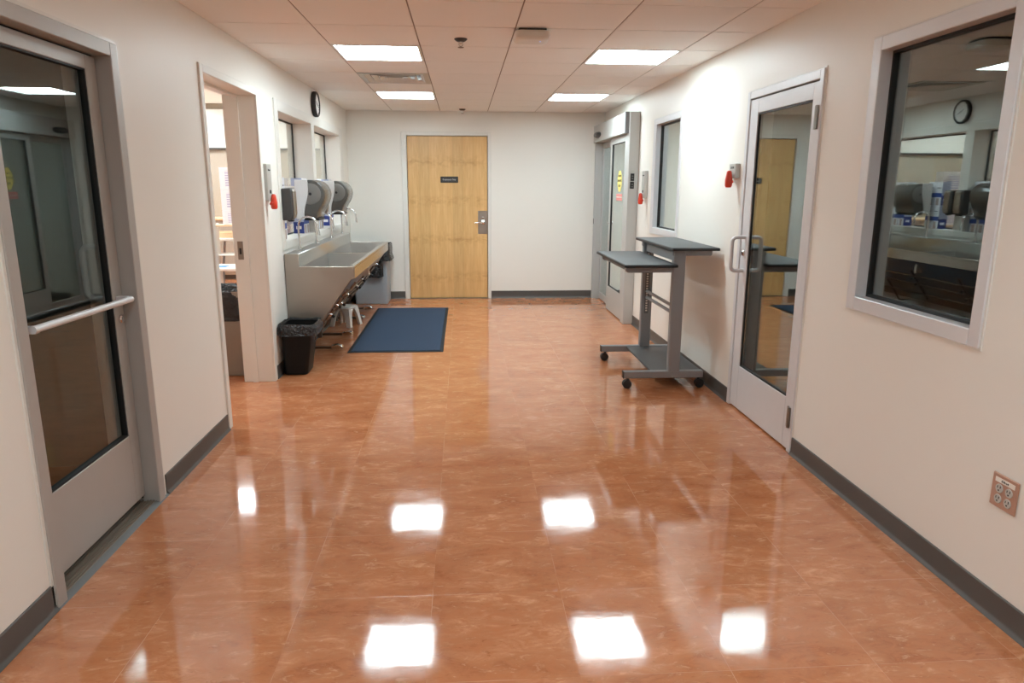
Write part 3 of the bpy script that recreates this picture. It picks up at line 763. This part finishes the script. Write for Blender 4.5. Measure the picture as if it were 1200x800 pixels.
for y in (6.42, 7.02, 7.92, 8.6-.05):
    p = MB().box(-1.44, -1.20, y-.011, y+.011, .018, .042, .003).box(XL+.004, -1.42, y-.03, y+.03, .0, .16, .004).build('pedal_bar', M['dark_steel'], t)
    MB().prism([(-1.225, .012), (-1.13, .018), (-1.115, .03), (-1.125, .05), (-1.16, .062), (-1.225, .05)], 1, y-.028, y+.028, .005).build('pedal_pad', M['chrome'], p)

# ------------------------------------------------------------------ paper towel and soap dispensers
def towel(y0, label, first=None):
    xb = -1.49; y1 = y0+.35
    t = thing('paper_towel_dispenser', (xb, (y0+y1)/2, 1.19), label, 'paper towel dispenser', 'paper towel dispensers over the sink')
    def S(pts): return [(xb+a, b) for a, b in pts]
    edge = [(.11, 1.535), (.115, 1.50), (.116, 1.455), (.110, 1.40), (.096, 1.345), (.080, 1.295), (.072, 1.25), (.068, 1.195)]
    MB().prism(S([(0, 1.535)]+edge+[(0, 1.192)]), 1, y0-.016, y1+.016, .004).build('housing', M['whitecool'], t)
    cov = edge[:1]+[(.15, 1.533), (.195, 1.517), (.228, 1.488), (.250, 1.448), (.256, 1.405), (.248, 1.36), (.228, 1.315), (.205, 1.28), (.188, 1.245), (.182, 1.205), (.17, 1.193)]+edge[::-1][:-1]
    c = MB().prism(S(cov), 1, y0-.006, y1+.006, .010, 3).build('cover', M['smoke'], t); c['label'] = 'grey smoked plastic cover'
    for yy, ax in ((y0-.006, -1), (y1+.006, 1)):
        MB().lathe([(0, 0), (.094, 0), (.092, .004), (.086, .006), (.02, .006), (.018, .002), (0, .002)], (xb+.133, yy, 1.412), (0, ax, 0), 36).build('roll_end', M['smokelight'], c)
        MB().lathe([(0, 0), (.013, 0), (.012, .007), (0, .008)], (xb+.133, yy, 1.412), (0, ax, 0), 18).build('roll_hub', M['blackplastic'], c)
    MB().box(xb+.06, xb+.19, y0+.03, y1-.03, 1.178, 1.194, .004).build('paper_slot', M['blackplastic'], t)
    MB().box(XL-.165, xb, (y0+y1)/2-.05, (y0+y1)/2+.05, 1.24, 1.48, .003).build('wall_bracket', M['whitecool'], t)
    return t
tw = towel(6.52, 'nearer grey and white paper towel dispenser in the first sink window')
copy_thing(tw, (-1.49, 8.02, 1.19), 'farther grey and white paper towel dispenser in the second sink window')
def soap(y0, label):
    xb = XL+.010; y1 = y0+.125
    t = thing('soap_dispenser', (xb, (y0+y1)/2, 1.205), label, 'soap dispenser', 'soap dispensers over the sink')
    MB().prism([(xb, 1.462), (xb+.072, 1.466), (xb+.082, 1.45), (xb+.082, 1.24), (xb+.07, 1.21), (xb, 1.205)], 1, y0, y1, .006).build('body', M['darkgrey'], t)
    MB().prism([(xb+.080, 1.455), (xb+.092, 1.44), (xb+.094, 1.26), (xb+.084, 1.222), (xb+.078, 1.222)], 1, y0+.035, y1-.004, .003).build('front_plate', M['steel'], t)
    MB().box(xb+.03, xb+.075, y0+.04, y1-.04, 1.196, 1.21, .003).build('nozzle', M['blackplastic'], t)
    return t
sp0 = soap(6.015-.10, 'dark soap dispenser on the window frame nearest the doorway')
copy_thing(sp0, (XL+.010, 7.228, 1.205), 'dark soap dispenser on the mullion, beside the nearer towel dispenser')
copy_thing(sp0, (XL+.010, 7.395, 1.205), 'dark soap dispenser on the mullion, beside the farther towel dispenser')

# ------------------------------------------------------------------ bins, stool, mat
def crumpled_bag(cx, cy, hx, hy, zt, drop, flare, seed, name, parent, inner=.10, n=64, flap=0):
    rnd = random.Random(seed); ph = [rnd.uniform(0, 6.28) for _ in range(8)]
    def wob(a, k): return sin(5*a+ph[0]+k)*.5+sin(11*a+ph[1]-k*1.7)*.3+sin(19*a+ph[2]+k*2.3)*.22
    def rect(a, ex, ey, r):      # super-ellipse
        c_, s_ = cos(a), sin(a); p = .28
        return (ex*math.copysign(abs(c_)**p, c_), ey*math.copysign(abs(s_)**p, s_))
    prof = [(-.035, -inner), (-.020, -inner*.45), (-.006, -.012), (.0, .006), (.007, .004), (.010, -.012), (.012, -drop*.35), (.011, -drop*.7), (flare, -drop)]
    rings = []
    for i, (e, dz) in enumerate(prof):
        rg = []
        for k in range(n):
            a = 2*pi*k/n; w = wob(a, i*.6); amp = .006 if 2 < i < 6 else .014
            if i <= 2: w = -abs(w)
            if i >= 5: w = abs(w)
            x, y = rect(a, hx+e+w*amp*.8, hy+e+w*amp*.8, 0)
            rg.append((cx+x, cy+y, zt+dz+w*amp*(.7 if i > 2 else 1.2)))
        rings.append(rg)
    return MB().loft(rings, False, False).build(name, M['bag'], parent, ang=60)
def tapered_bin(x0, x1, y0, y1, X0, X1, Y0, Y1, h, r=.03, rim=.012, wall_=.004):
    def rr(a, b, c, d, z, r=r, n=5):
        p = []
        for q, (cx, cy) in enumerate(((b-r, d-r), (a+r, d-r), (a+r, c+r), (b-r, c+r))):
            for k in range(n+1):
                t_ = pi/2*q+pi/2*k/n; p.append((cx+r*cos(t_), cy+r*sin(t_), z))
        return p
    def at(u, g=0): return (x0+(X0-x0)*u-g, x1+(X1-x1)*u+g, y0+(Y0-y0)*u-g, y1+(Y1-y1)*u+g)
    rings = [rr(*at(0, -.008), 0), rr(*at(.02), .008), rr(*at(.93), h*.93), rr(*at(.93, rim), h*.935), rr(*at(1, rim), h-.004), rr(*at(1, rim-.004), h), rr(*at(1, -wall_), h-.002), rr(*at(.03, -wall_), .014)]
    return MB().loft(rings)
t = thing('waste_bin', (-1.35, 5.71, 0), 'small black waste bin with a black liner beside the sink', 'bin')
tapered_bin(-1.448, -1.262, 5.565, 5.80, -1.446, -1.20, 5.545, 5.83, .405).build('bin_body', M['softblack'], t, ang=40)
crumpled_bag(-1.323, 5.6875, .137, .158, .410, .085, .016, 3, 'bin_liner', t, .16)
t = thing('waste_bin', (-1.19, 9.2, 0), 'tall grey waste bin with a black liner at the far end of the sink', 'bin')
b_ = tapered_bin(-1.385, -.975, 9.02, 9.43, -1.39, -.97, 9.0, 9.435, .74, .025).build('bin_body', M['greybin'], t, ang=40)
crumpled_bag(-1.175, 9.2175, .228, .222, .755, .2, .03, 5, 'bin_liner', t, .16)
rnd = random.Random(4); mb = MB(); rings = []
for j in range(9):
    z = .70-.345*j/8; rg = []
    for k in range(21):
        x = -1.30+.285*k/20; rg.append((x, 8.972-.012*sin(k*1.3+j*.5)-.008*sin(k*.6)-.006, z-.012*sin(k*.9)*(j/8)))
    for k in range(21):
        x = -1.015-.285*k/20; rg.append((x, 8.985, z-.012*sin((20-k)*.9)*(j/8)))
    rings.append(rg)
mb.loft(rings); fl = mb.build('liner_flap', M['bag'], t, ang=60); fl['label'] = 'black liner hanging down the front of the bin'

t = thing('step_stool', (-1.29, 7.64, 0), 'small white plastic step stool under the sink', 'stool')
cx, cy, hh = -1.285, 7.645, .215; rot = Matrix.Rotation(R(-22), 4, 'Z')
def rp(p): q = rot @ Vector((p[0], p[1], 0)); return (cx+q.x, cy+q.y, p[2])
def rsq(hw, hd, r, z, n=5):
    p = []
    for q, (sx, sy) in enumerate(((1, 1), (-1, 1), (-1, -1), (1, -1))):
        for k in range(n+1):
            a = pi/2*q+pi/2*k/n; p.append(rp((sx*(hw-r)+r*cos(a), sy*(hd-r)+r*sin(a), z)))
    return p
MB().loft([rsq(.098, .098, .03, hh-.028), rsq(.104, .104, .032, hh-.02), rsq(.104, .104, .032, hh-.008), rsq(.094, .094, .03, hh)]).build('stool_top', M['white'], t)
for sx, sy in ((-1, -1), (1, -1), (1, 1), (-1, 1)):
    # each leg is an L-section that spreads towards the floor
    def L_(sp, w, z):
        o = .098+sp; P = [(o, o), (o-w, o), (o-w, o-.02), (o-.02, o-.02), (o-.02, o-w), (o, o-w)]
        return [rp((sx*a, sy*b, z)) for a, b in P]
    MB().loft([L_(.028, .045, 0), L_(.012, .052, hh*.5), L_(.004, .070, hh*.78), L_(0, .088, hh-.025)]).build('leg', M['white'], t, ang=30)

t = thing('floor_mat', (-.63, 7.52, 0), 'blue carpet floor mat with dark rubber edge in front of the sink', 'mat')
a, b, c, d = -1.068, -.196, 6.31, 8.71
mb = MB(); mb.loft([[(a, c, .001), (b, c, .001), (b, d, .001), (a, d, .001)], [(a+.004, c+.004, .005), (b-.004, c+.004, .005), (b-.004, d-.004, .005), (a+.004, d-.004, .005)]]); mb.build('rubber_edge', M['mat_edge'], t)
mb = MB().box(a+.03, b-.03, c+.04, d-.04, .004, .010, .003); mb.build('carpet', M['mat'], t)

# ------------------------------------------------------------------ standing workstation
t = thing('standing_desk', (1.5, 5.48, 0), 'grey mobile standing desk with charcoal tops against the right wall', 'desk')
Y0, Y1 = 5.05, 5.92
for y in (Y0, Y1):
    MB().box(1.188, 1.795, y-.026, y+.026, .082, .134, .004).build('foot_rail', M['greysteel'], t)
    MB().box(1.184, 1.189, y-.026, y+.026, .082, .134).build('rail_cap', M['edgeblack'], t, ang=0)
    s = 1 if y == Y0 else -1
    c = MB().box(1.522, 1.612, y-.026, y+.026, .13, 1.041, .006).build('column', M['greysteel'], t)
    mb = MB()
    if y == Y1:
        mb.box(1.548, 1.584, y-.0268, y-.0256, .42, .96)
        rail = mb.build('slotted_rail', M['greydark'], c, ang=0)
    if y == Y1:
        mb = MB()
        for k in range(24): mb.box(1.558, 1.574, y-.0276, y-.0264, .44+.021*k, .452+.021*k)
        mb.build('adjustment_slots', M['paper'], c, ang=0)
    MB().prism([(1.175, .922), (1.175, .89), (1.19, .876), (1.53, .876), (1.53, .922)], 1, y-.02, y+.02, .003).build('desk_arm', M['greysteel'], t)
    MB().prism([(1.515, 1.041), (1.515, .998), (1.80, .998), (1.808, 1.006), (1.808, 1.041)], 1, y-.02, y+.02, .003).build('shelf_arm', M['greysteel'], t)
    for x in (1.225, 1.768):
        w = MB().cyl((x, y, .062), (x, y, .083), .010, seg=12).box(x-.018, x+.018, y-.014, y+.014, .05, .066, .004).build('caster', M['blackplastic'], t)
        mb = MB()
        for sgn in (-1, 1):
            mb.lathe([(0, 0), (.030, 0), (.034, .004), (.034, .015), (.030, .019), (0, .019)], (x+(.006 if x > 1.5 else -.006), y+(.003 if sgn > 0 else -.003), .0345), (0, sgn, 0), 26)
        mb.build('wheel', M['blackplastic'], w)
MB().box(1.405, 1.79, Y0+.026, Y1-.026, .112, .130, .003).build('bottom_shelf', M['blackpanel'], t)
def top(x0, x1, z1, name):
    o_ = MB().box(x0, x1, 4.945, 6.03, z1-.020, z1, .004, 3).build(name, M['blackpanel'], t)
    MB().frame(2, z1-.0225, z1-.003, (x0-.004, x1+.004, 4.941, 6.034), (x0+.002, x1-.002, 4.947, 6.028), .003).build('edge_band', M['edgeblack'], o_)
top(1.15, 1.53, .944, 'desk_top'); top(1.488, 1.828, 1.063, 'monitor_shelf')
for z in (.612, .56): MB().cyl((1.567, Y0+.02, z), (1.567, Y1-.02, z), .013, seg=16).build('cross_bar', M['greysteel'], t)
MB().box(1.545, 1.56, Y0+.026, Y1-.026, .955, 1.02, .002).build('back_rail', M['greysteel'], t)
MB().box(1.19, 1.21, Y0+.02, Y1-.02, .885, .922, .002).build('front_rail', M['greydark'], t)

# ------------------------------------------------------------------ bright room behind the sink
first = None; nm = ['first', 'second', 'third', 'fourth', 'fifth', 'sixth', 'seventh', 'eighth']; k = 0
for y0 in (6.09, 6.99, 7.725, 8.36):
    for j in range(2):
        for lv in range(2):
            yy = y0+.0575+.117*j; z = 1.0325+.261*lv
            lb = '%s white and blue carton, %s stack from the doorway on the sink sill' % (('lower', 'upper')[lv], nm[k])
            if first is None:
                first = MB().box(-1.632, -1.532, yy-.0575, yy+.0575, z, z+.26, .001).build('carton', M['carton'])
                tag(first, lb, 'box', 'cartons on the sink window sill')
            else:
                c = first.copy(); COL.objects.link(c); c.location = (-1.582, yy, z); c['label'] = lb
        k += 1

t = thing('folding_table', (-3.3, 10.0, 0), 'white folding table with grey metal legs in the bright side room', 'table')
MB().box(-4.3, -2.55, 9.55, 10.35, .765, .80, .008).build('table_top', M['white'], t)
for x in (-4.1, -3.35):
    for y in (9.62, 10.26):
        l_ = MB().tube([(x, y, .77), (x-.06, y, .35), (x-.08, y, .03)], .018, 12).build('leg', M['greysteel'], t)
        MB().cyl((x-.08, y, 0), (x-.08, y, .045), .022, seg=12).build('rubber_foot', M['blackplastic'], l_)
t = thing('low_table', (-3.1, 9.1, 0), 'low white table standing in front of the folding table in the side room', 'table')
MB().box(-3.8, -2.55, 8.75, 9.25, .46, .50, .01).build('table_top', M['white'], t)
for x in (-3.7, -2.66):
    for y in (8.82, 9.18): MB().tube([(x, y, .47), (x*1.008, y, .0)], .016, 12).build('leg', M['greysteel'], t)
tag(MB().box(-3.12, -2.92, 8.86, 9.0, .5005, .506, .001).build('blue_sheet', M['blueprint']), 'small blue sheet lying on the low white table', 'paper')
t = thing('storage_tray', (-3.05, 9.9, .8), 'pale wooden tray on the folding table in the side room', 'tray')
mb = MB().box(-3.35, -2.7, 9.66, 9.98, .801, .815, .003); mb.frame(2, .815, .87, (-3.35, -2.7, 9.66, 9.98), (-3.338, -2.712, 9.672, 9.968), .003); mb.build('tray_body', M['wood'], t)
t = thing('wall_counter', (-3.3, 11.4, 0), 'beige cabinet counter along the end wall of the side room', 'cabinet')
MB().box(-5.0, -2.3, 11.55, 12.10, .08, .94, .004).build('body', M['beige'], t)
MB().box(-5.02, -2.28, 11.52, 12.11, .94, .975, .004).build('counter_top', M['wood'], t)
for x in (-4.5, -4.0, -3.5, -3.0): MB().box(x+.01, x+.48, 11.535, 11.551, .12, .90, .003).build('cabinet_door', M['beige'], t)
MB().box(-5.0, -2.3, 11.62, 12.1, 0, .08).build('plinth', M['base'], t, ang=0)
t = thing('wall_screen', (-3.9, 12.1, 2.05), 'bright white panel with a dark lower edge high on the side room end wall', 'screen')
MB().box(-5.5, -1.75, 12.06, 12.115, 2.07, 2.665, .003).build('panel', M['trim'], t)
MB().box(-5.5, -1.75, 12.05, 12.118, 2.045, 2.07, .002).build('lower_edge', M['darkgrey'], t)
# stack of glove boxes standing on a stand
t = thing('supply_stand', (-2.95, 9.35, 0), 'white shelf unit carrying the supply boxes in the side room', 'shelf')
for z in (.99, .62): MB().box(-3.2, -2.55, 9.28, 9.52, z-.02, z, .003).build('shelf_board', M['wood'] if z > .9 else M['white'], t)
for x in (-3.19, -2.57): MB().box(x-.012, x+.012, 9.28, 9.52, 0, 1.0, .003).build('side_panel', M['white'], t)
for i, (nm_, z0, z1) in enumerate((('bottom', .991, 1.17), ('middle', 1.171, 1.43), ('top', 1.431, 1.70))):
    o_ = MB().box(-3.05, -2.62, 9.30, 9.46, z0, z1, .002).build('glove_box', M['supply']); o_.rotation_euler = (0, 0, 0)
    tag(o_, '%s box of the white printed supply boxes stacked in the side room' % nm_, 'box', 'supply boxes in the side room')
# bin in the doorway
t = thing('waste_bin', (-1.93, 5.75, 0), 'taupe waste bin with a black liner just inside the doorway', 'bin')
tapered_bin(-2.14, -1.745, 5.56, 5.95, -2.16, -1.72, 5.55, 5.97, .68, .03).build('bin_body', M['tanbin'], t, ang=40)
crumpled_bag(-1.94, 5.76, .222, .212, .685, .24, .012, 9, 'bin_liner', t, .14)
t = thing('ceiling_light', (3.3, 8.2, 2.47), 'lit square ceiling light of the room behind the sliding door', 'ceiling light')
MB().frame(2, 2.475, 2.499, (3.0, 3.6, 7.9, 8.5), (3.02, 3.58, 7.92, 8.48), .002).build('light_frame', M['trim'], t)
MB().box(3.02, 3.58, 7.92, 8.48, 2.482, 2.492).build('diffuser', M['lampside'], t, ang=0)
for x, y in ((-3.1, 9.2), (-3.1, 6.6), (-4.6, 9.2), (-4.6, 11.2), (-3.1, 11.0), (-4.6, 6.6)):
    t = thing('ceiling_light', (x, y, 2.73), 'lit square ceiling light of the bright side room', 'ceiling light', 'side room ceiling lights')
    MB().frame(2, 2.735, 2.759, (x-.3, x+.3, y-.3, y+.3), (x-.28, x+.28, y-.28, y+.28), .002).build('light_frame', M['trim'], t)
    MB().box(x-.28, x+.28, y-.28, y+.28, 2.742, 2.752).build('diffuser', M['lampside'], t, ang=0)

# ------------------------------------------------------------------ camera, world, view
w = bpy.data.worlds.new('world'); scn.world = w; w.use_nodes = True
w.node_tree.nodes['Background'].inputs[0].default_value = (.6, .6, .62, 1); w.node_tree.nodes['Background'].inputs[1].default_value = .02
cam = bpy.data.cameras.new('camera'); co = bpy.data.objects.new('camera', cam); COL.objects.link(co)
f, p, ya, ro = 824.693, .217541, .0689844, .00400852
fw = Vector((sin(ya)*cos(p), cos(ya)*cos(p), -sin(p))); rt = Vector((cos(ya), -sin(ya), 0)); up = rt.cross(fw)
rt2 = rt*cos(ro)+up*sin(ro); up2 = -rt*sin(ro)+up*cos(ro)
co.matrix_world = Matrix(((rt2.x, up2.x, -fw.x, 0), (rt2.y, up2.y, -fw.y, 0), (rt2.z, up2.z, -fw.z, H), (0, 0, 0, 1)))
cam.sensor_width = 36; cam.lens = f/1200*36; cam.clip_start = .02
scn.camera = co
vs = scn.view_settings; vs.view_transform = 'Standard'; vs.look = 'None'; vs.gamma = 1; vs.use_curve_mapping = False; vs.exposure = 1.38
cy = scn.cycles
cy.use_denoising = True; cy.max_bounces = 10; cy.diffuse_bounces = 6; cy.glossy_bounces = 6; cy.transparent_max_bounces = 16
cy.caustics_reflective = False; cy.caustics_refractive = False; cy.sample_clamp_indirect = 8
